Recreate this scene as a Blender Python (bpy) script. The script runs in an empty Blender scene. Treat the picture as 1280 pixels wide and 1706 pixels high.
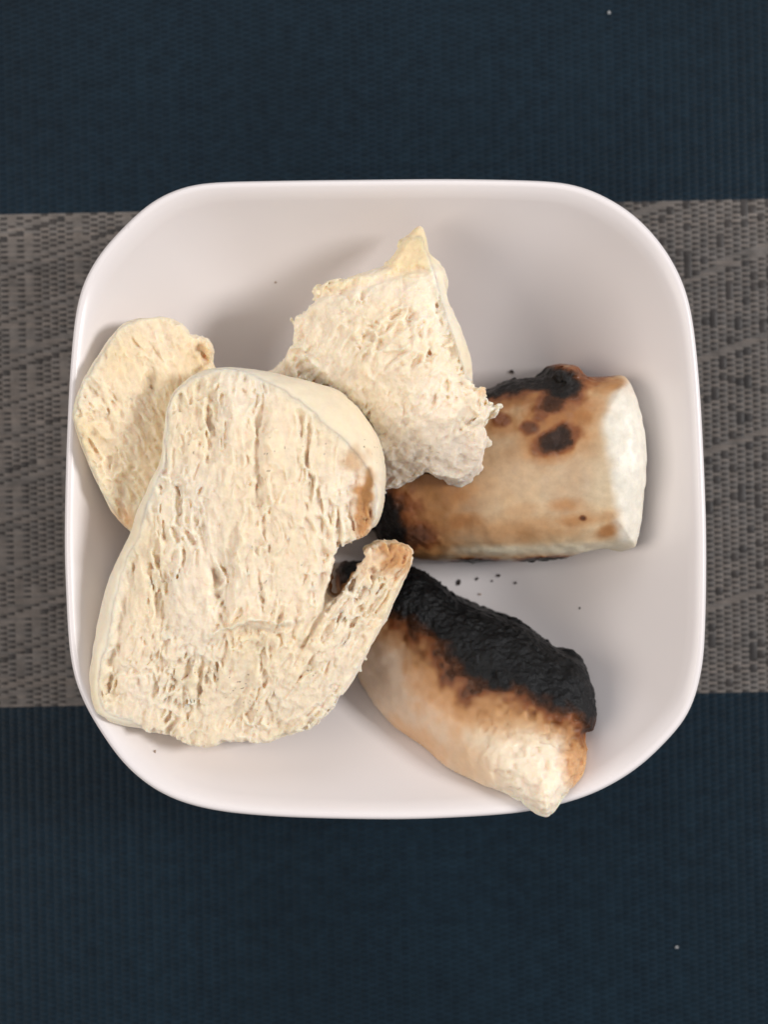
import bpy, math, random
import numpy as np
random.seed(7); np.random.seed(7)
S = bpy.context.scene
COL = S.collection

# ------------------------------------------------------------------ camera
CAM_Z, RIM_Z = 380.0, 50.0            # millimetres while modelling
PX = 0.15                             # mm per photo pixel at the rim plane
MM = 0.001
cam = bpy.data.cameras.new('camera'); camo = bpy.data.objects.new('camera', cam); COL.objects.link(camo)
cam.sensor_fit = 'HORIZONTAL'; cam.sensor_width = 36.0
cam.lens = 36.0*(CAM_Z-RIM_Z)/(1280*PX)
cam.clip_start = 0.01; cam.clip_end = 20
camo.location = (0, 0, CAM_Z*MM)
cam.dof.use_dof = True; cam.dof.focus_distance = (CAM_Z-56)*MM; cam.dof.aperture_fstop = 11.0
S.camera = camo

# ------------------------------------------------------------------ world and lamps
w = bpy.data.worlds.new('World'); S.world = w; w.use_nodes = True
bg = w.node_tree.nodes['Background']; bg.inputs[0].default_value = (0.93, 0.93, 1.0, 1); bg.inputs[1].default_value = 0.41

def area(name, loc, target, sx, sy, power, col):
    l = bpy.data.lights.new(name, 'AREA'); l.shape = 'RECTANGLE'; l.size = sx; l.size_y = sy
    l.energy = power; l.color = col
    o = bpy.data.objects.new(name, l); COL.objects.link(o); o.location = loc
    from mathutils import Vector
    d = Vector(target)-Vector(loc)
    o.rotation_euler = d.to_track_quat('-Z', 'Y').to_euler()
    return o
area('left_window_light', (-0.95, -0.12, 0.90), (0, 0, 0.03), 0.75, 0.75, 8.6, (1.0, 0.92, 0.84))
area('right_window_light', (0.98, 0.14, 0.86), (0, 0, 0.03), 0.28, 0.28, 12.6, (1.0, 0.975, 0.965))
area('room_light', (-0.10, 1.05, 0.95), (0, 0, 0.03), 0.9, 0.6, 3.0, (0.97, 0.97, 1.0))
S.view_settings.view_transform = 'Standard'; S.view_settings.look = 'None'
S.view_settings.exposure = -0.03; S.view_settings.gamma = 1.0
S.render.resolution_x = 769; S.render.resolution_y = 1024
S.render.engine = 'CYCLES'

# ------------------------------------------------------------------ helpers
def P(px, py, z):
    s = PX*(CAM_Z-z)/(CAM_Z-RIM_Z)
    return (px-640)*s, (853-py)*s
def proj(x, y, z):
    s = PX*(CAM_Z-z)/(CAM_Z-RIM_Z)
    return x/s+640, 853-y/s
def sstep(a, b, x):
    t = np.clip((x-a)/(b-a), 0, 1); return t*t*(3-2*t)

TAB = np.random.RandomState(11).uniform(-1, 1, (64, 64, 64)).astype(np.float32)
def vn(x, y, z=0.0, seed=0):
    x = np.asarray(x, np.float32)+seed*7.31+100; y = np.asarray(y, np.float32)+seed*3.17+100
    z = np.asarray(z, np.float32)+seed*5.71+100
    x, y, z = np.broadcast_arrays(x, y, z)
    fx, fy, fz = np.floor(x), np.floor(y), np.floor(z)
    ix, iy, iz = fx.astype(np.int32) & 63, fy.astype(np.int32) & 63, fz.astype(np.int32) & 63
    jx, jy, jz = (ix+1) & 63, (iy+1) & 63, (iz+1) & 63
    tx, ty, tz = x-fx, y-fy, z-fz
    tx = tx*tx*tx*(tx*(tx*6-15)+10); ty = ty*ty*ty*(ty*(ty*6-15)+10); tz = tz*tz*tz*(tz*(tz*6-15)+10)
    a = TAB[ix, iy, iz]*(1-tx)+TAB[jx, iy, iz]*tx
    b = TAB[ix, jy, iz]*(1-tx)+TAB[jx, jy, iz]*tx
    c = TAB[ix, iy, jz]*(1-tx)+TAB[jx, iy, jz]*tx
    d = TAB[ix, jy, jz]*(1-tx)+TAB[jx, jy, jz]*tx
    a = a*(1-ty)+b*ty; c = c*(1-ty)+d*ty
    return a*(1-tz)+c*tz

class TPS:                                    # thin plate through (x, y, value)
    def __init__(s, pts, lam=0.02):
        p = np.array(pts, float); s.c = p[:, :2].mean(0); s.k = 100.0
        X = (p[:, :2]-s.c)/s.k; n = len(X); s.X = X
        K = s.U(np.linalg.norm(X[:, None]-X[None], axis=2))+lam*np.eye(n)
        Pm = np.hstack([np.ones((n, 1)), X])
        A = np.zeros((n+3, n+3)); A[:n, :n] = K; A[:n, n:] = Pm; A[n:, :n] = Pm.T
        s.w = np.linalg.solve(A, np.concatenate([p[:, 2], np.zeros(3)]))
    def U(s, r):
        return np.where(r > 1e-9, r*r*np.log(np.maximum(r, 1e-9)), 0)
    def __call__(s, x, y):
        x = (np.asarray(x, float)-s.c[0])/s.k; y = (np.asarray(y, float)-s.c[1])/s.k
        o = s.w[-3]+s.w[-2]*x+s.w[-1]*y
        for (a, b), wi in zip(s.X, s.w): o = o+wi*s.U(np.hypot(x-a, y-b))
        return o

def poly_sdf(poly, x, y):                     # negative inside
    poly = np.array(poly, float)
    d = np.full(np.shape(x), 1e18); inside = np.zeros(np.shape(x), bool)
    n = len(poly)
    for i in range(n):
        ax, ay = poly[i]; bx, by = poly[(i+1) % n]
        ex, ey = bx-ax, by-ay
        wx, wy = x-ax, y-ay
        t = np.clip((wx*ex+wy*ey)/(ex*ex+ey*ey+1e-12), 0, 1)
        d = np.minimum(d, (wx-ex*t)**2+(wy-ey*t)**2)
        c = (ay > y) != (by > y)
        if ey != 0: inside ^= c & (x < (bx-ax)*(y-ay)/ey+ax)
    d = np.sqrt(d)
    return np.where(inside, -d, d)

def smooth_closed(pts, sub=6):                # Catmull-Rom
    p = np.array(pts, float); n = len(p); out = []
    for i in range(n):
        a, b, c, d = p[i-1], p[i], p[(i+1) % n], p[(i+2) % n]
        for k in range(sub):
            t = k/sub
            out.append(0.5*((2*b)+(-a+c)*t+(2*a-5*b+4*c-d)*t*t+(-a+3*b-3*c+d)*t**3))
    return np.array(out)

def components(nv, faces):
    lab = np.arange(nv)
    e = np.concatenate([faces[:, [0, 1]], faces[:, [1, 2]], faces[:, [2, 3]]])
    for _ in range(600):
        m = np.minimum(lab[e[:, 0]], lab[e[:, 1]])
        new = lab.copy()
        np.minimum.at(new, e[:, 0], m); np.minimum.at(new, e[:, 1], m)
        for _ in range(3): new = new[new]
        if (new == lab).all(): break
        lab = new
    return lab

def surface_nets(d, org, h):
    s = d < 0
    nx, ny, nz = d.shape
    cnt = np.zeros((nx-1, ny-1, nz-1), np.int8)
    for i in (0, 1):
        for j in (0, 1):
            for k in (0, 1):
                cnt += s[i:nx-1+i, j:ny-1+j, k:nz-1+k]
    act = (cnt > 0) & (cnt < 8); del cnt
    I, J, K = np.nonzero(act)
    idx = np.full(act.shape, -1, np.int32); idx[I, J, K] = np.arange(len(I))
    V = {}
    for i in (0, 1):
        for j in (0, 1):
            for k in (0, 1): V[i, j, k] = d[I+i, J+j, K+k]
    acc = np.zeros((len(I), 3)); n = np.zeros(len(I))
    cs = list(V)
    for a in cs:
        for ax in range(3):
            if a[ax]: continue
            b = list(a); b[ax] = 1; b = tuple(b)
            va, vb = V[a], V[b]
            m = (va < 0) != (vb < 0)
            t = np.where(m, va/np.where(m, va-vb, 1), 0)
            q = np.zeros((len(I), 3))
            for q_ax in range(3): q[:, q_ax] = a[q_ax]
            q[:, ax] += t
            acc += q*m[:, None]; n += m
    pos = acc/n[:, None]+np.stack([I, J, K], 1)
    verts = pos*h+np.array(org)
    faces = []
    for ax in range(3):
        sl0 = [slice(None)]*3; sl1 = [slice(None)]*3
        sl0[ax] = slice(0, -1); sl1[ax] = slice(1, None)
        A, B = s[tuple(sl0)], s[tuple(sl1)]
        E = np.array(np.nonzero(A != B)).T
        b1, b2 = (ax+1) % 3, (ax+2) % 3
        ok = (E[:, b1] > 0) & (E[:, b2] > 0) & (E[:, b1] < d.shape[b1]-1) & (E[:, b2] < d.shape[b2]-1)
        E = E[ok]
        sgn = A[E[:, 0], E[:, 1], E[:, 2]]
        def ce(o1, o2):
            F = E.copy(); F[:, b1] += o1; F[:, b2] += o2
            return idx[F[:, 0], F[:, 1], F[:, 2]]
        q = np.stack([ce(-1, -1), ce(0, -1), ce(0, 0), ce(-1, 0)], 1)
        q[~sgn] = q[~sgn][:, ::-1]
        faces.append(q)
    faces = np.concatenate(faces)
    lab = components(len(verts), faces)
    big = np.bincount(lab).argmax()
    keep = lab == big
    re = np.cumsum(keep)-1
    return verts[keep], re[faces[keep[faces[:, 0]]]]

def vnormals(v, f):
    n = np.cross(v[f[:, 2]]-v[f[:, 0]], v[f[:, 3]]-v[f[:, 1]])
    out = np.zeros_like(v)
    for c in range(3):
        for k in range(4): out[:, c] += np.bincount(f[:, k], n[:, c], len(v))
    return out/np.maximum(np.linalg.norm(out, axis=1), 1e-12)[:, None]

def mesh_obj(name, v, f, mat, parent=None, col=None, nrm=None, org=(0, 0, 0)):
    v = (np.asarray(v, float)-np.array(org))*MM
    me = bpy.data.meshes.new(name)
    me.vertices.add(len(v)); me.vertices.foreach_set('co', v.astype(np.float32).ravel())
    f = np.asarray(f); k = f.shape[1]
    me.loops.add(f.size); me.loops.foreach_set('vertex_index', f.astype(np.int32).ravel())
    me.polygons.add(len(f)); me.polygons.foreach_set('loop_start', np.arange(0, f.size, k, dtype=np.int32))
    me.update(calc_edges=True)
    me.polygons.foreach_set('use_smooth', np.ones(len(f), bool))
    if col is not None:
        a = me.color_attributes.new('Col', 'FLOAT_COLOR', 'POINT')
        a.data.foreach_set('color', np.hstack([col, np.ones((len(col), 1))]).astype(np.float32).ravel())
    if nrm is not None: me.normals_split_custom_set_from_vertices(nrm.tolist())
    me.materials.append(mat)
    o = bpy.data.objects.new(name, me); COL.objects.link(o)
    if parent: o.parent = parent
    return o

def empty(name, loc, label, cat, group=None):
    o = bpy.data.objects.new(name, None); o.empty_display_size = 0.01; COL.objects.link(o)
    o.location = [c*MM for c in loc]; o['label'] = label; o['category'] = cat
    if group: o['group'] = group
    return o

# ------------------------------------------------------------------ materials
def newmat(name):
    m = bpy.data.materials.new(name); m.use_nodes = True
    nt = m.node_tree; return m, nt, nt.nodes['Principled BSDF']
def link(nt, a, b): nt.links.new(a, b)
def noise(nt, scale, detail=4, rough=.55, coord=None):
    n = nt.nodes.new('ShaderNodeTexNoise'); n.inputs['Scale'].default_value = scale
    n.inputs['Detail'].default_value = detail; n.inputs['Roughness'].default_value = rough
    if coord is not None: link(nt, coord, n.inputs['Vector'])
    return n
def ramp(nt, fac, stops):
    r = nt.nodes.new('ShaderNodeValToRGB'); link(nt, fac, r.inputs[0])
    el = r.color_ramp.elements
    while len(el) < len(stops): el.new(.5)
    for e, (p, c) in zip(el, stops): e.position = p; e.color = (*c, 1)
    return r
def mixc(nt, mode, fac, a, b):
    m = nt.nodes.new('ShaderNodeMix'); m.data_type = 'RGBA'; m.blend_type = mode
    for s, v in ((m.inputs[0], fac), (m.inputs[6], a), (m.inputs[7], b)):
        if hasattr(v, 'links'): link(nt, v, s)
        elif isinstance(v, (int, float)): s.default_value = v
        else: s.default_value = (*v, 1)
    return m.outputs[2]
def bread_mat(name, rough, spec, sss, bump, bscale, coat=0.0, mott=0.12):
    m, nt, b = newmat(name)
    tc = nt.nodes.new('ShaderNodeTexCoord').outputs['Object']
    at = nt.nodes.new('ShaderNodeAttribute'); at.attribute_name = 'Col'
    n = noise(nt, 420, 5, .6, tc)
    r = ramp(nt, n.outputs[0], [(.3, (1-mott,)*3), (.7, (1+mott*.5,)*3)])
    c = mixc(nt, 'MULTIPLY', 1.0, at.outputs['Color'], r.outputs[0])
    link(nt, c, b.inputs['Base Color'])
    b.inputs['Roughness'].default_value = rough; b.inputs['Specular IOR Level'].default_value = spec
    b.inputs['Subsurface Weight'].default_value = sss; b.inputs['Subsurface Radius'].default_value = (1.0, .68, .42)
    b.inputs['Subsurface Scale'].default_value = 0.0034
    b.inputs['Coat Weight'].default_value = coat; b.inputs['Coat Roughness'].default_value = .3
    n2 = noise(nt, bscale, 6, .62, tc)
    bp = nt.nodes.new('ShaderNodeBump'); bp.inputs['Strength'].default_value = bump; bp.inputs['Distance'].default_value = .0006
    link(nt, n2.outputs[0], bp.inputs['Height']); link(nt, bp.outputs[0], b.inputs['Normal'])
    return m
M_crumb = bread_mat('bread_crumb', .9, .08, .8, .6, 1300)
M_crust = bread_mat('bread_skin', .50, .30, .8, .22, 600, .0, .06)
M_toast = bread_mat('toasted_skin', .42, .38, .3, .3, 450, .08, .14)
M_char = bread_mat('charred_crust', .40, .20, .0, .8, 900, .0, .5)

def make_glaze():
    m, nt, b = newmat('white_glaze')
    tc = nt.nodes.new('ShaderNodeTexCoord').outputs['Object']
    n = noise(nt, 14, 3, .5, tc)
    r = ramp(nt, n.outputs[0], [(.3, (.735, .688, .672)), (.7, (.76, .714, .697))])
    # faint greasy stains on the upper left of the wall
    n2 = noise(nt, 150, 4, .6, tc)
    r2 = ramp(nt, n2.outputs[0], [(.62, (0, 0, 0)), (.72, (1, 1, 1))])
    mp = nt.nodes.new('ShaderNodeVectorMath'); mp.operation = 'DISTANCE'; link(nt, tc, mp.inputs[0])
    mp.inputs[1].default_value = (-.067, .069, .047)
    r3 = ramp(nt, mp.outputs['Value'], [(.002, (1, 1, 1)), (.010, (0, 0, 0))])
    f = nt.nodes.new('ShaderNodeMath'); f.operation = 'MULTIPLY'; link(nt, r2.outputs[0], f.inputs[0]); link(nt, r3.outputs[0], f.inputs[1])
    f2 = nt.nodes.new('ShaderNodeMath'); f2.operation = 'MULTIPLY'; link(nt, f.outputs[0], f2.inputs[0]); f2.inputs[1].default_value = .6
    c = mixc(nt, 'MIX', f2.outputs[0], r.outputs[0], (.42, .36, .31))
    link(nt, c, b.inputs['Base Color'])
    b.inputs['Roughness'].default_value = .28; b.inputs['Specular IOR Level'].default_value = .45
    n3 = noise(nt, 60, 2, .4, tc)
    bp = nt.nodes.new('ShaderNodeBump'); bp.inputs['Strength'].default_value = .08; bp.inputs['Distance'].default_value = .001
    link(nt, n3.outputs[0], bp.inputs['Height']); link(nt, bp.outputs[0], b.inputs['Normal'])
    return m
M_glaze = make_glaze()

BAND_TOP, BAND_BOT = 87.7, -53.9
def make_thread(name, navy, grey, rough):
    m, nt, b = newmat(name)
    tc = nt.nodes.new('ShaderNodeTexCoord').outputs['Object']
    sp = nt.nodes.new('ShaderNodeSeparateXYZ'); link(nt, tc, sp.inputs[0])
    g1 = nt.nodes.new('ShaderNodeMath'); g1.operation = 'GREATER_THAN'; link(nt, sp.outputs['Y'], g1.inputs[0]); g1.inputs[1].default_value = BAND_BOT*MM
    g2 = nt.nodes.new('ShaderNodeMath'); g2.operation = 'LESS_THAN'; link(nt, sp.outputs['Y'], g2.inputs[0]); g2.inputs[1].default_value = BAND_TOP*MM
    g = nt.nodes.new('ShaderNodeMath'); g.operation = 'MULTIPLY'; link(nt, g1.outputs[0], g.inputs[0]); link(nt, g2.outputs[0], g.inputs[1])
    c = mixc(nt, 'MIX', g.outputs[0], navy, grey)
    n = noise(nt, 260, 4, .6, tc)
    r = ramp(nt, n.outputs[0], [(.3, (.72,)*3), (.7, (1.2,)*3)])
    c = mixc(nt, 'MULTIPLY', 1.0, c, r.outputs[0])
    n = noise(nt, 9, 4, .6, tc)
    r = ramp(nt, n.outputs[0], [(.3, (.80,)*3), (.7, (1.18,)*3)])
    c = mixc(nt, 'MULTIPLY', 1.0, c, r.outputs[0])
    oi = nt.nodes.new('ShaderNodeObjectInfo')
    r = ramp(nt, oi.outputs['Random'], [(0, (.86, .88, .90)), (1, (1.12, 1.08, 1.05))])
    c = mixc(nt, 'MULTIPLY', 1.0, c, r.outputs[0])
    link(nt, c, b.inputs['Base Color'])
    b.inputs['Roughness'].default_value = rough; b.inputs['Specular IOR Level'].default_value = .14
    return m
M_weft = make_thread('weft_vinyl', (.0062, .0162, .0265), (.175, .156, .140), .36)
M_warp = make_thread('warp_vinyl', (.0040, .0115, .0185), (.052, .047, .044), .42)
m, nt, b = newmat('dark_table'); n = noise(nt, 30, 5, .6)
r = ramp(nt, n.outputs[0], [(.3, (.012, .012, .013)), (.7, (.03, .028, .026))]); link(nt, r.outputs[0], b.inputs['Base Color'])
b.inputs['Roughness'].default_value = .5; M_table = m

# ------------------------------------------------------------------ table and woven placemat
def box(name, x0, x1, y0, y1, z0, z1, mat):
    v = [(x, y, z) for x in (x0, x1) for y in (y0, y1) for z in (z0, z1)]
    f = [(0, 1, 3, 2), (4, 6, 7, 5), (0, 4, 5, 1), (2, 3, 7, 6), (0, 2, 6, 4), (1, 5, 7, 3)]
    o = mesh_obj(name, v, f, mat)
    o.data.polygons.foreach_set('use_smooth', [False]*6)
    return o
t = box('table', -600, 600, -600, 600, -30, -1.6, M_table); t['kind'] = 'structure'

mat_root = empty('placemat', (0, 0, 0), 'woven navy placemat with a wide grey band across it, spread under the white bowl', 'placemat')
mat_root.rotation_euler = (0, 0, math.radians(1.16))
PC, PR = 2.37, 0.80                            # warp and weft pitch
NC, NR = 108, 388
XS = (np.arange(NC)-(NC-1)/2)*PC; YS = (np.arange(NR)-(NR-1)/2)*PR
YS = YS-((YS-BAND_TOP)[np.argmin(abs(YS-BAND_TOP))])+PR/2
rr, cc = np.meshgrid(np.arange(NR), np.arange(NC), indexing='ij')
grey = (YS > BAND_BOT) & (YS < BAND_TOP)
# True where the weft lies on top: plain weave everywhere, and in the grey band
# rising diagonal floats between blocks of short dashes
W = (rr+cc) % 2 == 0
ph = rr-cc+3.0*vn(rr/40.0, cc/18.0, 0, 9)
twill = ((cc-rr) % 3) < 2
blk = np.floor((cc+2.0*vn(rr/30.0, cc/60.0, 0, 6))/3.5).astype(int) % 2
dash = ((rr % 2 == 0) & ((cc % 7) != 6)) | ((rr+cc) % 2 == 0)
right = cc > NC*.55
pat = np.where((ph % 15) < 5.5, twill, np.where(blk == 0, dash, (rr+cc) % 2 == 0))
patr = (((rr+cc) % 2 == 0) & (vn(rr/2.5, cc*3.37, 0, 8) > -.42)) | (((ph % 30) < 3) & twill)
W[grey] = np.where(right, patr, pat)[grey]
def thread(name, along, across, over, width, amp, mat, horizontal, mids=True, link=True):
    n = len(along); step = along[1]-along[0]
    amp = np.asarray(amp, float)*np.ones(n)
    z = np.where(over, amp, -amp).astype(float)
    if mids:
        pos = np.empty(2*n-1); zz = np.empty(2*n-1)
        pos[::2] = along; pos[1::2] = along[:-1]+step/2; zz[::2] = z; zz[1::2] = (z[1:]+z[:-1])/2
    else: pos, zz = along.copy(), z
    pos = np.r_[along[0]-step*.6, pos, along[-1]+step*.6]; zz = np.r_[0, zz, 0]
    wob = .05*vn(pos/7, across, 0, 2)
    dp = np.interp(pos, along, amp)*.8
    V = []
    for u, dz in [(-.5, -1), (-.27, .3), (.27, .3), (.5, -1)]:
        a = across+wob+u*width; b = zz+dz*dp
        V.append(np.stack([pos, a, b], 1) if horizontal else np.stack([a, pos, b], 1))
    m_ = len(pos); V = np.concatenate(V)
    k = np.arange(m_-1); F = []
    for q in range(3):
        f = np.stack([q*m_+k, q*m_+k+1, (q+1)*m_+k+1, (q+1)*m_+k], 1)
        F.append(f if horizontal else f[:, ::-1])
    F = np.concatenate(F)
    return mesh_obj(name, V, F, mat, mat_root) if link else (V, F)
for c in range(NC): thread('warp_thread', YS, XS[c], ~W[:, c], 2.2, np.where(grey, .19, .10), M_warp, False, mids=False)
rest = []
for r_ in range(NR):
    ar = (XS, YS[r_], W[r_], .78, .21 if grey[r_] else .10, M_weft, True)
    if abs(r_-NR/2) < 150: thread('weft_thread', *ar)
    else: rest.append(thread('weft_thread', *ar, link=False))
off = np.cumsum([0]+[len(v) for v, f in rest])
o = mesh_obj('outer_weft_threads', np.concatenate([v for v, f in rest]), np.concatenate([f+k for (v, f), k in zip(rest, off)]), M_weft, mat_root)
o['kind'] = 'stuff'
# thin backing of the placemat
o = box('backing', XS[0]-1, XS[-1]+1, YS[0]-1, YS[-1]+1, -1.2, -.42, M_warp); o.parent = mat_root

# ------------------------------------------------------------------ bowl
RIM = [(350,302),(450,299),(600,297),(760,296),(900,299),(960,306),(1010,325),(1060,357),(1105,405),(1137,460),(1155,520),(1167,620),(1175,750),(1180,900),(1178,1050),(1171,1125),(1150,1190),(1110,1240),(1060,1285),(1000,1320),(940,1341),(860,1357),(720,1366),(600,1367),(450,1362),(345,1350),(270,1325),(210,1280),(163,1217),(130,1155),(114,1090),(107,980),(105,880),(109,720),(117,580),(130,490),(158,430),(200,380),(250,335),(300,311)]
CX, CY = P(642, 835, RIM_Z)
rim = smooth_closed([P(x, y, RIM_Z) for x, y in RIM], 8)-np.array([CX, CY])
ang = np.arctan2(rim[:, 1], rim[:, 0]); rad = np.hypot(rim[:, 0], rim[:, 1])
o_ = np.argsort(ang); ang, rad = ang[o_], rad[o_]
NT = 360
TH = np.linspace(-math.pi, math.pi, NT, endpoint=False)
RT = np.interp(TH, np.r_[ang-2*math.pi, ang, ang+2*math.pi], np.r_[rad, rad, rad])
k = np.hanning(9); k /= k.sum(); RT = np.convolve(np.r_[RT[-4:], RT, RT[:4]], k, 'valid')
FLOOR = 11.0
def inner_z(t):
    u = np.clip((t-.28)/.68, 0, 1.0)
    return FLOOR+(RIM_Z-1.2-FLOOR)*(0.86*u**1.9+.14*u**5)
def bowl_height(x, y):
    th = np.arctan2(y-CY, x-CX); R = np.interp(th, np.r_[TH, math.pi], np.r_[RT, RT[0]])
    return inner_z(np.hypot(x-CX, y-CY)/R)
prof = [(t, inner_z(t)) for t in np.r_[0.02, np.linspace(.1, .96, 46)]]
prof += [(.9685, RIM_Z-.75), (.9745, RIM_Z-.25), (.981, RIM_Z), (.987, RIM_Z-.05), (.992, RIM_Z-.35), (.997, RIM_Z-1.0), (1.0, RIM_Z-2.1), (.997, RIM_Z-3.6), (.985, RIM_Z-6)]
for t in np.linspace(.95, .56, 14): prof.append((t, max(inner_z(t)-3.6, 3.2) if t > .57 else 3.0))
prof += [(.55, 1.0), (.545, .75), (.52, .75), (.515, 2.0), (.5, 3.2), (.02, 3.2)]
V = []
for t, z in prof:
    soft = np.clip((.97-t)/.97, 0, 1)**1.3*.55          # rings turn rounder towards the centre
    R = (RT*(1-soft)+RT.mean()*soft)*t
    V.append(np.stack([CX+np.cos(TH)*R, CY+np.sin(TH)*R, np.full(NT, z)], 1))
V = np.concatenate(V); F = []
k = np.arange(NT); k2 = (k+1) % NT
for i in range(len(prof)-1): F.append(np.stack([i*NT+k, i*NT+k2, (i+1)*NT+k2, (i+1)*NT+k], 1)[:, ::-1])
base = len(V); V = np.vstack([V, [CX, CY, FLOOR], [CX, CY, 3.2]])
F = np.concatenate(F)
F = F[:, ::-1]
c0 = np.stack([np.full(NT//2, base), k[::2], k[1::2], (k[::2]+2) % NT], 1)
last = (len(prof)-1)*NT
c1 = np.stack([np.full(NT//2, base+1), last+(k[::2]+2) % NT, last+k[1::2], last+k[::2]], 1)
bowl = mesh_obj('bowl', V, np.concatenate([F[:, ::-1], c0, c1]), M_glaze)
bowl['label'] = 'white glazed square bowl with rounded corners, holding the pieces of bread'; bowl['category'] = 'bowl'
def true_bowl_height(x, y):                    # same blend of ring shapes, inverted by iteration
    th = np.arctan2(y-CY, x-CX); R = np.interp(th, np.r_[TH, math.pi], np.r_[RT, RT[0]])
    r = np.hypot(x-CX, y-CY); t = r/R
    for _ in range(8):
        soft = np.clip((.97-t)/.97, 0, 1)**1.3*.55
        t = r/(R*(1-soft)+RT.mean()*soft)
    return np.where(t <= .96, inner_z(t), RIM_Z+.1)

# ------------------------------------------------------------------ bread pieces
H = 0.31
GX = np.arange(-84, 84, H); GY = np.arange(-86, 86, H)
X2, Y2 = np.meshgrid(GX, GY, indexing='ij')
BOWL = true_bowl_height(X2, Y2)

class Piece: pass
def prep(name, outline, zpts, face=None, drop=10, thick=20, rag=0.6, pillow=0, pil_h=0, ph_pow=2.0, tornmask=None):
    p = Piece(); p.name = name
    tp = TPS(zpts)
    ol = [(a, b, float(tp(a, b))*10-(drop*.75 if face else pil_h*.8)) for a, b in outline]
    W2 = [P(a, b, z) for a, b, z in ol]
    w2 = smooth_closed(W2, 4)
    ang_ = vn(X2/3.2, Y2/3.2, 0, 21)*rag+vn(X2/1.1, Y2/1.1, 0, 22)*rag*.6
    if tornmask: ang_ = ang_*(.25+1.0*tornmask(*proj(X2, Y2, 50.0)))
    zw = [(*P(a, b, z*10), z*10) for a, b, z in zpts]
    tw = TPS([(a, b, c) for a, b, c in zw])
    p.sd = poly_sdf(w2, X2, Y2)
    p.rag = ang_
    zf = tw(X2, Y2)
    p.zface = zf
    if face:
        fw = smooth_closed([P(a, b, float(tp(a, b))*10) for a, b in face], 4)
        fs = poly_sdf(fw, X2, Y2)+vn(X2/3, Y2/3, 0, 31)*.5
        do = np.maximum(fs, 0); di = np.maximum(-p.sd, 0)
        u = np.clip(do/(do+di+1e-6), 0, 1)
        p.zt = zf-drop*(1-np.sqrt(np.maximum(1-u**2.0, 0)))
        p.fs = fs-3.5*tornmask(*proj(X2, Y2, 50.0)) if tornmask else fs
    else:
        q = np.clip(-p.sd/pillow, 0, 1)
        p.zt = zf-pil_h*(1-(1-(1-q)**ph_pow)**(1/ph_pow))
        p.fs = p.sd
    p.zb = zf-thick
    if face: p.zb = zf-np.maximum(drop, 5)-2.5-(thick-np.maximum(drop, 5)-2.5)*sstep(0, 9, -p.sd)
    return p

# --- slices and buns: photo outlines, heights in cm
def tornA(px, py):
    a = sstep(215, 260, px)*sstep(1140, 1180, py)*sstep(560, 520, px)*1.15
    b = sstep(530, 550, px)*sstep(872, 890, py)*sstep(650, 640, px)*sstep(1060, 1000, py)
    c = sstep(600, 625, px)*sstep(990, 930, py)*sstep(880, 895, py)*.6
    d = sstep(500, 540, px)*sstep(1040, 1090, py)*.8
    return np.clip(np.maximum.reduce([a, b, c, d]), 0, 1)
def tornB(px, py): return np.maximum(.32, sstep(235, 300, px)*sstep(720, 650, py)*.8)
def tornC(px, py): return sstep(22, 6, px-np.interp(py, [380, 430, 470, 560, 640, 660], [640, 690, 705, 728, 760, 900]))
A = prep('A',
  [(285,672),(305,640),(345,617),(400,613),(455,619),(520,634),(565,652),(603,685),(630,728),(643,775),(641,832),(631,868),(612,892),(585,903),(568,918),(556,948),(548,985),(560,992),(580,965),(596,932),(616,908),(652,901),(688,915),(684,950),(660,1000),(645,1035),(612,1090),(592,1130),(563,1172),(541,1196),(515,1215),(480,1224),(450,1236),(400,1233),(335,1243),(290,1225),(240,1214),(200,1206),(157,1196),(147,1152),(150,1100),(164,1030),(179,972),(196,930),(216,893),(228,848),(250,803),(270,762),(277,715)],
  [(340,630,6.2),(420,620,6.4),(500,640,6.7),(600,720,6.7),(640,800,6.6),(450,760,7.1),(330,800,6.6),(250,850,6.1),(610,890,6.3),(540,960,6.3),(430,960,6.7),(300,1000,6.2),(190,960,5.7),(150,1160,5.4),(240,1210,5.1),(350,1235,5.1),(450,1225,5.3),(540,1190,5.6),(400,1100,6.1),(600,1080,6.3),(660,930,6.7),(560,1060,6.3),(300,720,6.3)],
  face=[(283,680),(300,648),(340,624),(395,619),(440,635),(500,672),(545,712),(592,752),(606,775),(622,800),(622,862),(610,886),(583,900),(566,918),(554,948),(547,985),(560,992),(582,968),(600,938),(618,912),(652,905),(682,918),(676,948),(650,1000),(636,1032),(600,1092),(580,1130),(556,1168),(536,1190),(512,1208),(478,1218),(450,1230),(400,1228),(335,1236),(290,1216),(235,1204),(180,1190),(166,1150),(170,1100),(184,1030),(199,972),(214,925),(232,893),(240,850),(262,803),(274,762),(279,715)],
  drop=12, thick=17, rag=.95, tornmask=tornA)
B = prep('B',
  [(228,530),(252,528),(275,526),(302,540),(322,560),(345,562),(355,585),(352,612),(400,660),(420,760),(380,860),(300,900),(240,905),(214,884),(190,860),(172,826),(150,780),(130,732),(121,685),(134,642),(162,594),(198,546)],
  [(228,540,5.0),(290,550,5.0),(345,590,4.6),(160,620,5.3),(130,690,5.35),(170,800,5.2),(215,870,5.0),(230,700,5.2),(300,680,4.6),(270,800,4.8),(400,750,3.6),(300,620,4.9)],
  face=[(228,542),(270,536),(300,550),(330,572),(340,600),(345,615),(395,665),(412,760),(370,850),(300,885),(238,890),(216,874),(196,850),(178,818),(158,775),(140,730),(133,688),(146,645),(172,600),(204,556)],
  drop=5, thick=15, rag=.5, tornmask=tornB)
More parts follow.
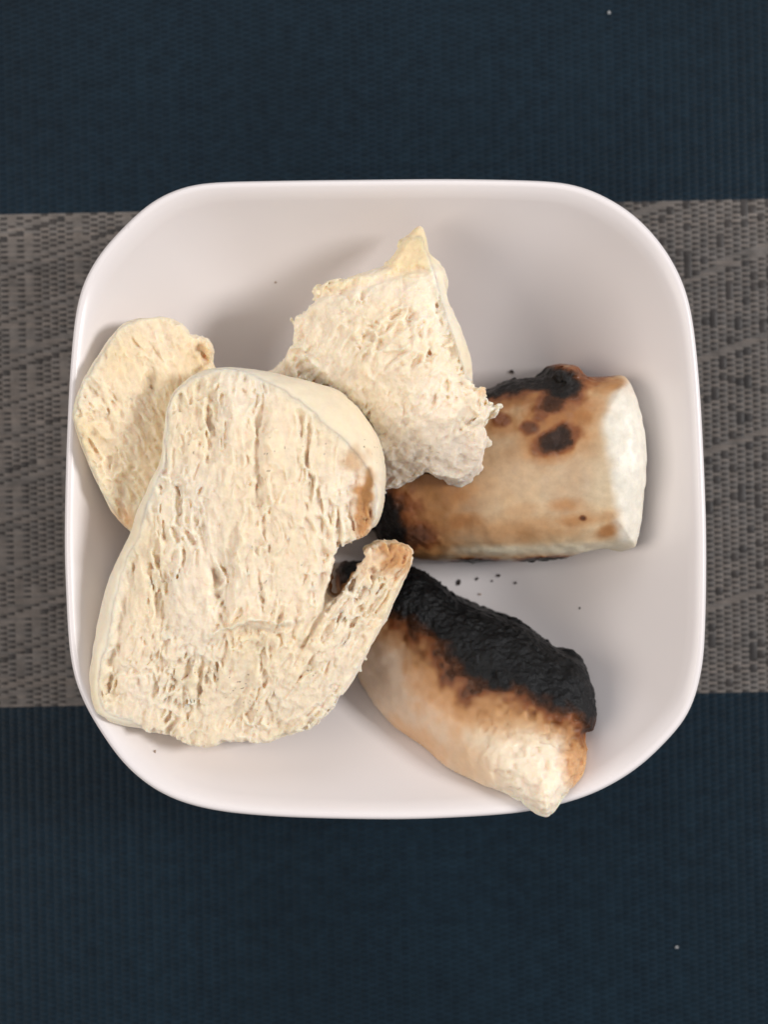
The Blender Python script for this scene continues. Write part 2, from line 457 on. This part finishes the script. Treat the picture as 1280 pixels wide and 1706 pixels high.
C = prep('C',
  [(690,382),(704,380),(712,400),(718,425),(738,440),(750,462),(747,492),(760,525),(775,560),(788,605),(791,640),(808,645),(812,656),(806,664),(832,676),(828,692),(812,698),(810,740),(800,778),(770,805),(738,799),(705,797),(670,812),(630,822),(560,780),(480,700),(430,640),(468,606),(488,565),(493,530),(517,505),(519,478),(560,468),(605,456),(640,442),(662,412)],
  [(700,388,5.6),(650,440,5.7),(530,490,5.3),(745,470,6.0),(600,560,6.1),(720,560,6.4),(785,620,6.2),(500,600,4.9),(540,650,4.9),(620,690,5.6),(700,680,6.5),(790,690,6.1),(740,730,6.1),(660,770,4.9),(740,790,5.2),(800,760,5.5),(825,683,5.6),(560,740,4.6),(610,740,4.9)],
  face=[(692,396),(702,398),(706,412),(710,430),(716,450),(724,480),(734,520),(748,560),(758,600),(768,640),(800,650),(806,664),(822,678),(808,700),(804,740),(792,772),(768,796),(738,792),(705,790),(670,804),(630,812),(560,772),(486,696),(440,640),(476,612),(496,570),(502,534),(524,510),(528,486),(562,478),(608,466),(645,450),(668,420)],
  drop=9, thick=17, rag=1.1, tornmask=tornC)
D = prep('D',
  [(600,860),(620,720),(700,680),(800,652),(850,634),(900,627),(918,612),(955,610),(975,627),(1005,628),(1038,627),(1058,655),(1073,710),(1079,775),(1072,840),(1062,905),(1045,918),(1000,916),(930,932),(860,934),(800,937),(740,936),(690,930),(650,912),(622,885)],
  [(640,800,3.9),(720,790,4.1),(860,780,4.5),(1000,770,5.0),(1076,780,5.3),(860,650,4.1),(1030,640,4.9),(700,900,3.7),(860,915,4.1),(1050,905,4.9)],
  thick=60, pillow=13, pil_h=16, rag=.35, ph_pow=2.3)
E = prep('E',
  [(560,950),(600,938),(650,948),(690,949),(722,966),(760,996),(800,1014),(835,1027),(880,1046),(930,1081),(968,1102),(986,1130),(994,1180),(988,1214),(976,1220),(980,1250),(971,1290),(946,1322),(915,1361),(885,1353),(842,1325),(790,1303),(740,1277),(700,1242),(652,1208),(612,1160),(592,1120),(570,1050)],
  [(640,980,3.6),(620,1080,3.3),(760,1050,4.2),(700,1150,3.9),(880,1100,4.8),(800,1200,4.6),(970,1150,5.0),(740,1240,4.4),(900,1240,5.3),(915,1345,6.2),(850,1310,5.8),(965,1260,5.5)],
  thick=60, pillow=13, pil_h=16, rag=.5, ph_pow=2.0)
# tip of E lies over the rim: let it stay high there
# pieces below are kept clear of the pieces above
def cap(low, high, gap=.8):
    m = high.sd < -1.2
    lim = high.zb-gap
    low.zt = np.where(m, np.minimum(low.zt, lim), low.zt)
for lo, hi in ((B, A), (C, A), (D, A), (E, A), (D, C), (E, C), (E, D)): 
    if (lo, hi) == (E, D): continue
    cap(lo, hi)
# E and D lie side by side: a narrow gap where they meet
E.sd = np.maximum(E.sd, -(D.sd)+.6-2.0*(E.sd > 1e9))

def build(p, detail, color, split, label, root_name, cat, mats, names, group=None, seed=0):
    zb = np.maximum(p.zb, BOWL+.35)
    ext = p.sd < 2
    ix = np.nonzero(ext.any(1))[0]; iy = np.nonzero(ext.any(0))[0]
    a0, a1, b0, b1 = max(ix[0]-2, 0), min(ix[-1]+3, len(GX)), max(iy[0]-2, 0), min(iy[-1]+3, len(GY))
    sl = (slice(a0, a1), slice(b0, b1))
    zt, zb, sd, rag = p.zt[sl], zb[sl], p.sd[sl]+p.rag[sl], p.rag[sl]
    inside = sd < 0
    z0 = max(zb[inside].min()-2, FLOOR-1); z1 = zt[inside].max()+4
    Z = np.arange(z0, z1, H)
    gx, gy = np.gradient(zt, H)
    nrm = np.sqrt(1+np.minimum(gx**2+gy**2, 9))
    dt = (Z[None, None]-zt[..., None])/nrm[..., None]
    db = (zb[..., None]-Z[None, None])*.8
    ds = np.broadcast_to(sd[..., None], dt.shape)
    def smax(a, b, k):
        h = np.clip(.5-.5*(b-a)/k, 0, 1); return b*(1-h)+a*h+k*h*(1-h)
    d = smax(smax(dt, ds, 1.2), db, .8).astype(np.float32)
    band = (np.abs(d) < 3.4) & (db < -1.0)
    I, J, K = np.nonzero(band)
    x = GX[a0+I]; y = GY[b0+J]; z = Z[K]
    px, py = proj(x, y, z)
    topness = sstep(-7.0, -2.5, dt[I, J, K])
    fs = p.fs[sl][I, J]
    d[I, J, K] += detail(x, y, z, px, py, fs, topness).astype(np.float32)
    d[0] = d[-1] = 3; d[:, 0] = d[:, -1] = 3; d[:, :, 0] = d[:, :, -1] = 3
    v, f = surface_nets(d, (GX[a0], GY[b0], Z[0]), H)
    n = vnormals(v, f)
    fsv = p.fs[np.clip(((v[:, 0]-GX[0])/H).astype(int), 0, len(GX)-1), np.clip(((v[:, 1]-GY[0])/H).astype(int), 0, len(GY)-1)]
    px, py = proj(v[:, 0], v[:, 1], v[:, 2])
    col = color(v[:, 0], v[:, 1], v[:, 2], px, py, fsv, n)
    part = split(v[:, 0], v[:, 1], v[:, 2], px, py, fsv, n)
    c = v.mean(0); c[2] = v[:, 2].min()
    root = empty(root_name, c, label, cat, group)
    pf = part[f].max(1)
    if names[0] == 'crumb':                              # each part stays one piece: stray flecks go to the other part
        for k_ in (1, 0):
            sel = np.nonzero(pf == k_)[0]
            lab = components(len(v), f[sel])[f[sel][:, 0]]
            pf[sel[lab != np.bincount(lab).argmax()]] = 1-k_
    print(root_name, len(v), 'verts', len(f), 'quads')
    for k_, (mm, nm) in enumerate(zip(mats, names)):
        fk = f[pf == k_]
        if not len(fk): continue
        u, inv = np.unique(fk, return_inverse=True)
        mesh_obj(nm, v[u], inv.reshape(fk.shape), mm, root, np.clip(col[u], .001, 1), n[u], org=c)
    return root

def rot(x, y, a):
    a = math.radians(a); return x*math.cos(a)-y*math.sin(a), x*math.sin(a)+y*math.cos(a)
def streaks(x, y, z, a, s, seed, L=4.0):
    """torn crumb: long pores with thin walls, a = lean of the fibres to the right of vertical (degrees)"""
    u, v = rot(x, y, a)
    u = u+1.3*vn(x/9, y/9, z/9, seed)+.6*vn(x/3.5, y/3.5, z/3.5, seed+1)
    a1 = vn(u/(3.4*s), v/(3.4*s*L), z/(5*s), seed+2)
    a2 = vn(u/(1.7*s), v/(1.7*s*L*.8), z/(2.6*s), seed+3)
    a3 = vn(u/(.95*s), v/(2.2*s), z/(1.1*s), seed+4)
    a4 = vn(x/.75, y/.75, z/.75, seed+5)
    big = sstep(-.05, .55, a1)*1.9-np.maximum(-a1, 0)*.6
    mid = sstep(.0, .6, a2)*1.0-np.maximum(-a2, 0)*.5
    return big+mid+a3*.42+a4*.26
def pores(x, y, z, s, seed):
    a1 = vn(x/(2.6*s), y/(2.6*s), z/(2.6*s), seed); a2 = vn(x/(1.3*s), y/(1.3*s), z/(1.3*s), seed+1)
    a4 = vn(x/.75, y/.75, z/.75, seed+2)
    return sstep(.15, .7, a1)*1.5+sstep(.1, .7, a2)*.8-np.maximum(-a2, 0)*.4+a4*.26-np.maximum(-a1, 0)*.5
RJ = np.random.RandomState(3).uniform(0, 1, (64, 64, 3)).astype(np.float32)
def cells(u, v, seed):
    '''cell walls: returns distance between the two nearest centres and a random value of the cell'''
    u = np.asarray(u, np.float32)+500+seed*13.7; v = np.asarray(v, np.float32)+500+seed*7.9
    iu, iv = np.floor(u).astype(np.int32), np.floor(v).astype(np.int32)
    f1 = np.full(u.shape, 9.0, np.float32); f2 = f1.copy(); r = np.zeros_like(f1)
    for a in (-1, 0, 1):
        for b in (-1, 0, 1):
            t = RJ[(iu+a) & 63, (iv+b) & 63]
            d = np.hypot(iu+a+t[..., 0]-u, iv+b+t[..., 1]-v)
            c = d < f1
            f2 = np.where(c, f1, np.minimum(f2, d)); r = np.where(c, t[..., 2], r); f1 = np.where(c, d, f1)
    return f2-f1, r
def torn(x, y, z, a, s, seed, L=3.5, deep=1.0):
    u, v = rot(x, y, a)
    wx = 1.1*vn(x/9, y/9, z/9, seed)+.55*vn(x/3.2, y/4.0, z/3, seed+1)+.22*vn(x/1.1, y/1.4, z/1.1, seed+2)
    wy = 2.5*vn(x/6, y/6, z/6, seed+3)+1.0*vn(x/1.8, y/1.8, z/1.8, seed+6)
    f, r = cells((u+wx)/(3.2*s), (v+wy)/(3.2*s*L), seed)
    g, q = cells((u+wx*.8)/(1.5*s), (v+wy)/(1.5*s*L*.85), seed+5)
    gate = sstep(-.35, .35, vn(u/5.5, v/13, z/8, seed+9))               # deep pores come in patches, smooth films between
    big = sstep(.0, .48, f)*np.clip(r*1.6-.35, 0, 1)*(.9+1.8*gate)
    mid = sstep(.0, .50, g)*np.clip(q*1.7-.45, 0, 1)*(.35+1.15*gate)
    low = vn(u/5, v/18, z/8, seed+8)
    n1 = vn((u+wx)/1.7, (v+wy)/5, z/2.5, seed+10); n2 = vn((u+wx)/.85, (v+wy)/2.3, z/1.2, seed+11)
    fib = (np.abs(n1)-.32)*.85+(np.abs(n2)-.3)*.75
    return (big+mid+fib+vn(x/.8, y/.8, z/.8, seed+7)*(.10+.10*gate)+sstep(.35, .8, vn(x/1.5, y/2.0, z/1.5, seed+12))*.9*(.3+.7*gate)-.7+low*1.1)*deep
def skin(x, y, z, seed): return vn(x/9, y/9, z/9, seed)*.35+vn(x/2.6, y/2.6, z/2.6, seed)*.10

CR = np.array([.88, .765, .60]); SK = np.array([.84, .745, .575]); YE = np.array([.80, .63, .37])
TO = np.array([.50, .245, .085]); BR = np.array([.20, .065, .018]); BK = np.array([.011, .0105, .010])
def lerp(a, b, t): return a*(1-t)[:, None]+b*t[:, None]
def blob(px, py, pts, soft, n=0):
    """1 inside the patches (cx, cy, rx, ry, angle, strength)"""
    o = np.zeros(len(px))
    for cx, cy, rx, ry, an, st in pts:
        u, v = rot(px-cx, py-cy, -an); d = np.sqrt((u/rx)**2+(v/ry)**2)+n
        o = np.maximum(o, st*sstep(1+soft, 1-soft, d))
    return o
def side(poly, px, py): return poly_sdf(poly, px, py)

# big torn slice on top
def ridge(px, py, pts, wd, seed=0):
    """raised blade of crumb along a polyline, ends fading"""
    pts = np.array(pts, float); best = np.full(len(px), 1e9)
    for (ax, ay), (bx, by) in zip(pts[:-1], pts[1:]):
        ex, ey = bx-ax, by-ay; t = np.clip(((px-ax)*ex+(py-ay)*ey)/(ex*ex+ey*ey), 0, 1)
        best = np.minimum(best, np.hypot(px-ax-ex*t, py-ay-ey*t))
    return np.exp(-(best/wd)**2)
def dA(x, y, z, px, py, fs, top):
    m = sstep(.4, -2.0, fs)*top
    low = sstep(980, 1070, py+.12*(px-400))
    right = sstep(-8, 20, px-(548-(py-980)*.42))*sstep(900, 960, py)
    s1 = torn(x, y, z, -3, .84, 40, 2.7, .60); s2 = torn(x, y, z, 17, .70, 50, 2.4, .62); s3 = torn(x, y, z, 33, .62, 60, 2.8, .60)
    c = s1*(1-low)+s2*low; c = c*(1-right)+s3*right
    jx = px+7*vn(x/2.4, y/2.4, z/2.4, 65); jy = py+7*vn(x/2.4, y/2.4, z/2.4, 66)
    up = ridge(jx, jy, [(352,1062),(385,1042),(430,1032),(478,1036)], 6)*1.9
    up += ridge(jx, jy, [(402,890),(398,950),(388,1030)], 7)*1.5+ridge(jx, jy, [(385,640),(388,720),(380,800)], 10)*.9+ridge(jx, jy, [(455,660),(452,760),(470,840)], 14)*.8
    up += ridge(jx, jy, [(330,1110),(310,1180),(300,1220)], 7)*1.0+ridge(jx, jy, [(500,1030),(520,960),(530,900)], 9)*.9
    dn = ridge(jx, jy, [(350,670),(352,760)], 8)*1.4+ridge(jx, jy, [(432,690),(430,840)], 9)*1.7+ridge(jx, jy, [(590,800),(575,850)], 9)*1.0
    dn += ridge(jx, jy, [(430,1075),(405,1140),(385,1190)], 17)*1.6+ridge(jx, jy, [(360,960),(372,1010)], 9)*1.6+ridge(jx, jy, [(400,1052),(470,1052)], 6)*1.2
    calm = 1-.75*ridge(jx, jy, [(425,1085),(400,1150)], 20)-.5*ridge(jx, jy, [(470,680),(480,740)], 26)
    split = ridge(jx, jy, [(556,988),(530,1030),(505,1078)], 9)
    groove = np.exp(-((fs+2.6)/1.5)**2)*sstep(880, 960, py)*sstep(300, 250, px)*sstep(1180, 1140, py)     # hollow behind the left skin lip
    return (c*np.clip(calm, 0, 1)-up+dn+split*2.8)*m+groove*1.9*top+skin(x, y, z, 70)*(1-m)
def cA(x, y, z, px, py, fs, n):
    c = lerp(CR, SK, sstep(-.6, .6, fs))
    v = vn(x/12, y/12, z/12, 80)
    c = lerp(c, YE, np.clip(.14+.3*v, 0, .5))
    nn = vn(x/1.6, y/1.6, z/1.6, 81)*.35+vn(x/4, y/4, z/4, 82)*.3
    t = blob(px, py, [(606,838,17,58,4,1),(590,768,24,20,0,.6),(600,880,18,16,0,.5)], .45, nn)
    c = lerp(c, TO*1.05, t*.9)
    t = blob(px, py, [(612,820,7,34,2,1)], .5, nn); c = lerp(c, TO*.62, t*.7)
    t = blob(px, py, [(662,930,30,34,20,1),(620,940,26,22,0,.4)], .55, nn); c = lerp(c, TO*1.1, t*.85)
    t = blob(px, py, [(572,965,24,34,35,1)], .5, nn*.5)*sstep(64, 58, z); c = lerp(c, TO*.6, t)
    sp = vn(x/.6, y/.6, z/.6, 83)*sstep(.2, .6, vn(x/9, y/9, z/9, 84)); c = lerp(c, BR*.4, sstep(.78, .9, sp)*.7)
    return c
build(A, dA, cA, lambda x, y, z, px, py, fs, n: np.where(fs > .2, 1, 0),
      'largest torn slice of steamed bun with a browned tip, lying on top of the others', 'bread_slice', 'bread slice', [M_crumb, M_crust], ['crumb', 'skin'], 'pieces of steamed bun')

def dB(x, y, z, px, py, fs, top):
    m = sstep(.3, -1.6, fs)*top
    c = torn(x, y, z, -27, 1.1, 90, 2.8, .72)
    h = blob(px, py, [(326,605,16,26,20,1),(250,640,12,18,0,.5)], .5)
    up = ridge(px, py, [(345,570),(352,600),(346,630)], 7)*1.4+ridge(px, py, [(262,560),(280,640),(300,690)], 9)*.9
    return (c+2.4*h-up)*m+skin(x, y, z, 94)*(1-m)
def cB(x, y, z, px, py, fs, n):
    v = vn(x/10, y/10, z/10, 95)
    c = lerp(CR, SK, sstep(-1.5, .6, fs)); c = lerp(c, YE, np.clip(.42+.3*v, 0, .8))
    return lerp(c, TO*1.25, blob(px, py, [(205,868,26,20,45,.5),(345,590,10,24,0,.15)], .6))
build(B, dB, cB, lambda x, y, z, px, py, fs, n: np.where(fs > .2, 1, 0),
      'round pale slice of steamed bun leaning on the left rim, tucked under the largest slice', 'bread_slice', 'bread slice', [M_crumb, M_crust], ['crumb', 'skin'], 'pieces of steamed bun')

def dC(x, y, z, px, py, fs, top):
    m = sstep(.3, -.7, fs)*top
    low = sstep(690, 740, py)
    c = torn(x, y, z, 46, .95, 100, 1.6, .55)*(1-low*.5)+pores(x, y, z, 1.5, 110)*(.22+.25*low)+vn(x/5, y/5, z/5, 112)*.5
    gx = np.interp(py, [430, 470, 560, 640], [706, 718, 740, 768])
    groove = np.exp(-((px-gx)/9)**2)*sstep(440, 480, py)*sstep(680, 620, py)*(.55+.25*vn(x/3, y/3, z/3, 113))
    flap = ridge(px, py, [(520,500),(600,478),(680,452),(706,448)], 6)
    return (c*sstep(380, 480, py)+groove*2.0+flap*.9)*m+(skin(x, y, z, 120)+vn(x/1.8, y/1.8, z/1.8, 121)*.3)*(1-m)
def cC(x, y, z, px, py, fs, n):
    v = vn(x/10, y/10, z/10, 125)
    c = lerp(CR*1.04, SK, sstep(-.8, .6, fs))
    c = lerp(c, np.array([.66, .57, .47]), sstep(660, 760, py)*.7)  # shade of the downward-facing lower face, painted in as a greyer colour
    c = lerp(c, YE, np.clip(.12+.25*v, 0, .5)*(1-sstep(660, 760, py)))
    c = lerp(c, YE*1.06, blob(px, py, [(680,418,55,42,-30,1),(560,470,60,16,-15,.6)], .5)*.8)
    return lerp(c, TO*1.3, blob(px, py, [(810,650,14,10,0,.55)], .5))
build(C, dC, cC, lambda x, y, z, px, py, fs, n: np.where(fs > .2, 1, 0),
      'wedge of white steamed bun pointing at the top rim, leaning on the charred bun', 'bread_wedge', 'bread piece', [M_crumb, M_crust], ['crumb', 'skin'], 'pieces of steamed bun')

# charred half bun on the right
def charD(x, y, z, px, py):
    nn = vn(x/6, y/6, z/6, 130)*.22+vn(x/2.2, y/2.2, z/2.2, 131)*.16+vn(x/.9, y/.9, z/.9, 132)*.06
    k = 0.92*blob(px, py, [(845,640,90,22,-9,1),(905,630,90,24,-2,1),(940,646,42,32,0,1),(922,668,34,20,-25,.86),(930,732,37,22,-22,.92),(885,712,18,12,0,.74),(836,700,18,12,0,.62),(905,690,26,10,-40,.6),
                      (630,872,66,66,8,1),(600,800,60,60,0,1),(690,890,40,26,0,.75),(795,938,48,8,0,1),(910,933,52,7,-3,1),(972,863,8,6,0,.8)], .5, nn)
    b = blob(px, py, [(865,648,130,36,-8,1),(930,680,75,50,-30,1),(925,732,50,34,-20,1),(845,705,46,26,0,.7),(660,872,92,72,6,1),(770,868,36,16,0,.85),(965,868,54,14,-6,.6),(940,842,34,12,0,.6),
                      (985,642,55,20,5,.7),(795,936,60,12,0,.8),(915,932,64,9,0,.8),(835,790,105,60,10,.32),(700,820,90,44,0,.75),(960,780,30,50,20,.2),(870,880,120,22,0,.5),(870,690,60,26,0,.45),(1012,884,24,12,-15,.8),(1020,642,40,16,10,.75),(870,850,40,16,-10,.4),(905,760,40,16,0,.55)], .75, nn)
    return k, b
def dD(x, y, z, px, py, fs, top):
    k, b = charD(x, y, z, px, py)
    knob = np.exp(-(((px-938)/27)**2+((py-622)/14)**2))*1.6*sstep(-.3, .5, vn(x/1.4, y/1.4, z/1.4, 133)+.4)
    end = sstep(1005, 1035, px)
    rib = vn(x/3, y/2.2, z/2.2, 134)*.14*end+vn(x/2.5, y/6, z/3, 139)*.18*(1-end)
    return skin(x, y, z, 135)*(1.5)+k*(vn(x/1.3, y/1.3, z/1.3, 136)*.32+vn(x/.7, y/.7, z/.7, 137)*.15-.1)-knob+rib+b*vn(x/2, y/2, z/2, 138)*.14
def cD(x, y, z, px, py, fs, n):
    k, b = charD(x, y, z, px, py)
    m1 = vn(x/13, y/13, z/13, 140); m2 = vn(x/4, y/4, z/4, 142)
    base = np.tile(np.array([.60, .46, .29]), (len(x), 1))
    base = lerp(base, np.array([.45, .29, .16]), np.clip(.35+1.0*m1+.35*m2, 0, 1)*sstep(1040, 960, px))
    base = lerp(base, np.array([.25, .12, .05]), sstep(880, 700, px)*.8)  # browner towards the left: toasted skin plus shadow painted into the base
    base = lerp(base, np.array([.60, .52, .38]), blob(px, py, [(880,790,60,30,0,.5),(950,800,60,40,0,.5),(830,720,30,30,0,.3)], .7, m2*.3))
    edge = np.interp(py, [620, 650, 700, 800, 880, 930], [1062, 1030, 1004, 1022, 1030, 1036])
    wh = sstep(-13, 11, px-edge+5*vn(x/3, y/3, z/3, 141))
    base = lerp(base, np.array([.76, .715, .61]), wh)
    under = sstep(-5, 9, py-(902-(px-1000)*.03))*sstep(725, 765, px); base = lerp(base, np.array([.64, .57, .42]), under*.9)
    c = lerp(base, TO*.92, np.clip(b*1.25, 0, 1)*(1-wh*.8))
    c = lerp(c, np.array([.25, .095, .03]), np.clip(b-.45, 0, 1)*1.5*(1-wh)*np.clip(.75+.5*m2, 0, 1))
    c = lerp(c, BR*1.1, sstep(.05, .55, k))
    return lerp(c, BK*1.3, sstep(.45, .95, k))
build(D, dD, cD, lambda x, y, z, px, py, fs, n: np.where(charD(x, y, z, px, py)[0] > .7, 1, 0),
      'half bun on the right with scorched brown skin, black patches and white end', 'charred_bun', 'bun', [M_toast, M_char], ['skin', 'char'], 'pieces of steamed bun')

# burnt end piece at the bottom
LB = [(520,900),(600,1010),(640,1030),(672,1042),(705,1062),(735,1098),(756,1132),(775,1150),(830,1158),(880,1168),(925,1186),(955,1200),(985,1222),(1060,1200),(1060,900)]
def charE(x, y, z, px, py):
    s = side(LB, px, py)+14*vn(x/4.5, y/4.5, z/4.5, 150)+8*vn(x/1.6, y/1.6, z/1.6, 151)
    return s
def dE(x, y, z, px, py, fs, top):
    s = charE(x, y, z, px, py); k = sstep(8, -8, s)
    cr = sstep(760, 860, px)*sstep(1150, 1210, py)*(1-k)
    face = pores(x, y, z, 1.1, 152)*.55*cr
    lump = k*(vn(x/4.0, y/4.0, z/4.0, 155)*.40+vn(x/1.6, y/1.6, z/1.6, 156)*.22+vn(x/.8, y/.8, z/.8, 157)*.26-.15)
    ed = sstep(30, 4, np.abs(s))*(1-k)*vn(x/2.2, y/2.2, z/2.2, 158)*.5
    return skin(x, y, z, 153)*(1.6)+face+lump+ed
def cE(x, y, z, px, py, fs, n):
    s = charE(x, y, z, px, py)
    base = lerp(np.tile(np.array([.64, .49, .36]), (len(x), 1)), np.array([.72, .58, .39]), sstep(700, 860, px))
    base = lerp(base, CR*.98, sstep(760, 860, px)*sstep(1190, 1260, py))
    nn = vn(x/5, y/5, z/5, 160)*.3+vn(x/1.7, y/1.7, z/1.7, 161)*.18
    t = blob(px, py, [(735,1130,48,90,-28,.85),(800,1185,80,34,8,.8),(700,1240,60,26,35,.6),(780,1270,60,30,30,.35),(968,1255,26,62,4,1),(900,1190,70,30,14,.75)], .6, nn)
    c = lerp(base, TO*1.12, t*.85)
    c = lerp(c, TO*.80, sstep(62, 14, s)*.85)
    c = lerp(c, BR, sstep(28, 4, s))
    c = lerp(c, BR*.25, sstep(8, -8, s))
    c = lerp(c, np.array([.0062, .0068, .0074]), sstep(-4, -26, s))
    return c
build(E, dE, cE, lambda x, y, z, px, py, fs, n: np.where(charE(x, y, z, px, py) < -5, 1, 0),
      'pointed bun end with one side burnt black, its tip on the bottom rim', 'charred_bun', 'bun', [M_crust, M_char], ['skin', 'char'], 'pieces of steamed bun')

# ------------------------------------------------------------------ loose crumbs
def speck(px, py, r, label, on_mat=False, col=(.02, .012, .008), name='crumb', seed=0, elong=1.0):
    z = .7
    x, y = P(px, py, z)
    if not on_mat:
        for _ in range(6):
            z = float(true_bowl_height(np.array(x), np.array(y))); x, y = P(px, py, z)
    m, nt, b = newmat('crumb_surface'); n = noise(nt, 900, 3)
    rp = ramp(nt, n.outputs[0], [(.3, tuple(c*.7 for c in col)), (.7, tuple(c*1.4 for c in col))]); link(nt, rp.outputs[0], b.inputs['Base Color']); b.inputs['Roughness'].default_value = .7
    import bmesh
    bm = bmesh.new(); bmesh.ops.create_icosphere(bm, subdivisions=2, radius=1)
    rs = random.Random(seed)
    k = [rs.uniform(0, 50) for _ in range(3)]
    for v in bm.verts:
        q = 1+.35*float(vn(v.co.x*1.3+k[0], v.co.y*1.3+k[1], v.co.z*1.3+k[2], 9))
        v.co = v.co*q; v.co.x *= r*MM*elong; v.co.y *= r*MM/elong; v.co.z *= r*.6*MM
    me = bpy.data.meshes.new(name); bm.to_mesh(me); bm.free()
    for p in me.polygons: p.use_smooth = True
    me.materials.append(m)
    o = bpy.data.objects.new(name, me); COL.objects.link(o); o.location = (x*MM, y*MM, (z+r*.45)*MM); o.rotation_euler = (0, 0, rs.uniform(0, 3))
    o['label'] = label; o['category'] = 'crumb'
    return o
G = 'burnt crumbs in the bowl'
for px_, py_, r_, lb, el in [
    (765,970,.62,'largest black crumb on the bowl floor between the two charred buns, leftmost of its scatter',.8),
    (795,964,.45,'flat dark crumb second from the left in the scatter below the right bun',1.3),
    (820,968,.28,'tiniest dark crumb in the middle of the scatter below the right bun',1),
    (831,959,.45,'dark crumb nearest the right bun in the scatter on the bowl floor',1),
    (859,971,.38,'rightmost dark crumb of the scatter below the right bun',1),
    (800,990,.36,'faint brown crumb lowest in the scatter, close to the black crust',.8),
    (966,1013,.26,'lone tiny speck on the bowl right of the burnt end piece',1.2),
    (853,620,.62,'black crumb on the bowl just above the charred edge of the right bun',.8),
    (459,471,.32,'tiny speck on the upper wall of the bowl left of the wedge tip',1),
    (258,1252,.38,'tiny speck on the bowl below the largest slice near the bottom left corner',1.3)]:
    o = speck(px_, py_, r_, lb, seed=px_, elong=el, col=(.02, .012, .008) if py_ not in (471, 1252, 990) else (.30, .22, .17)); o['group'] = G
for px_, py_, lb in [(1128,1577,'tiny pale fleck of lint on the navy mat near the bottom right corner'),(1015,22,'tiny pale fleck of lint on the navy mat at the top right')]:
    o = speck(px_, py_, .38, lb, True, (.35, .36, .36), 'lint', px_); o['category'] = 'lint'
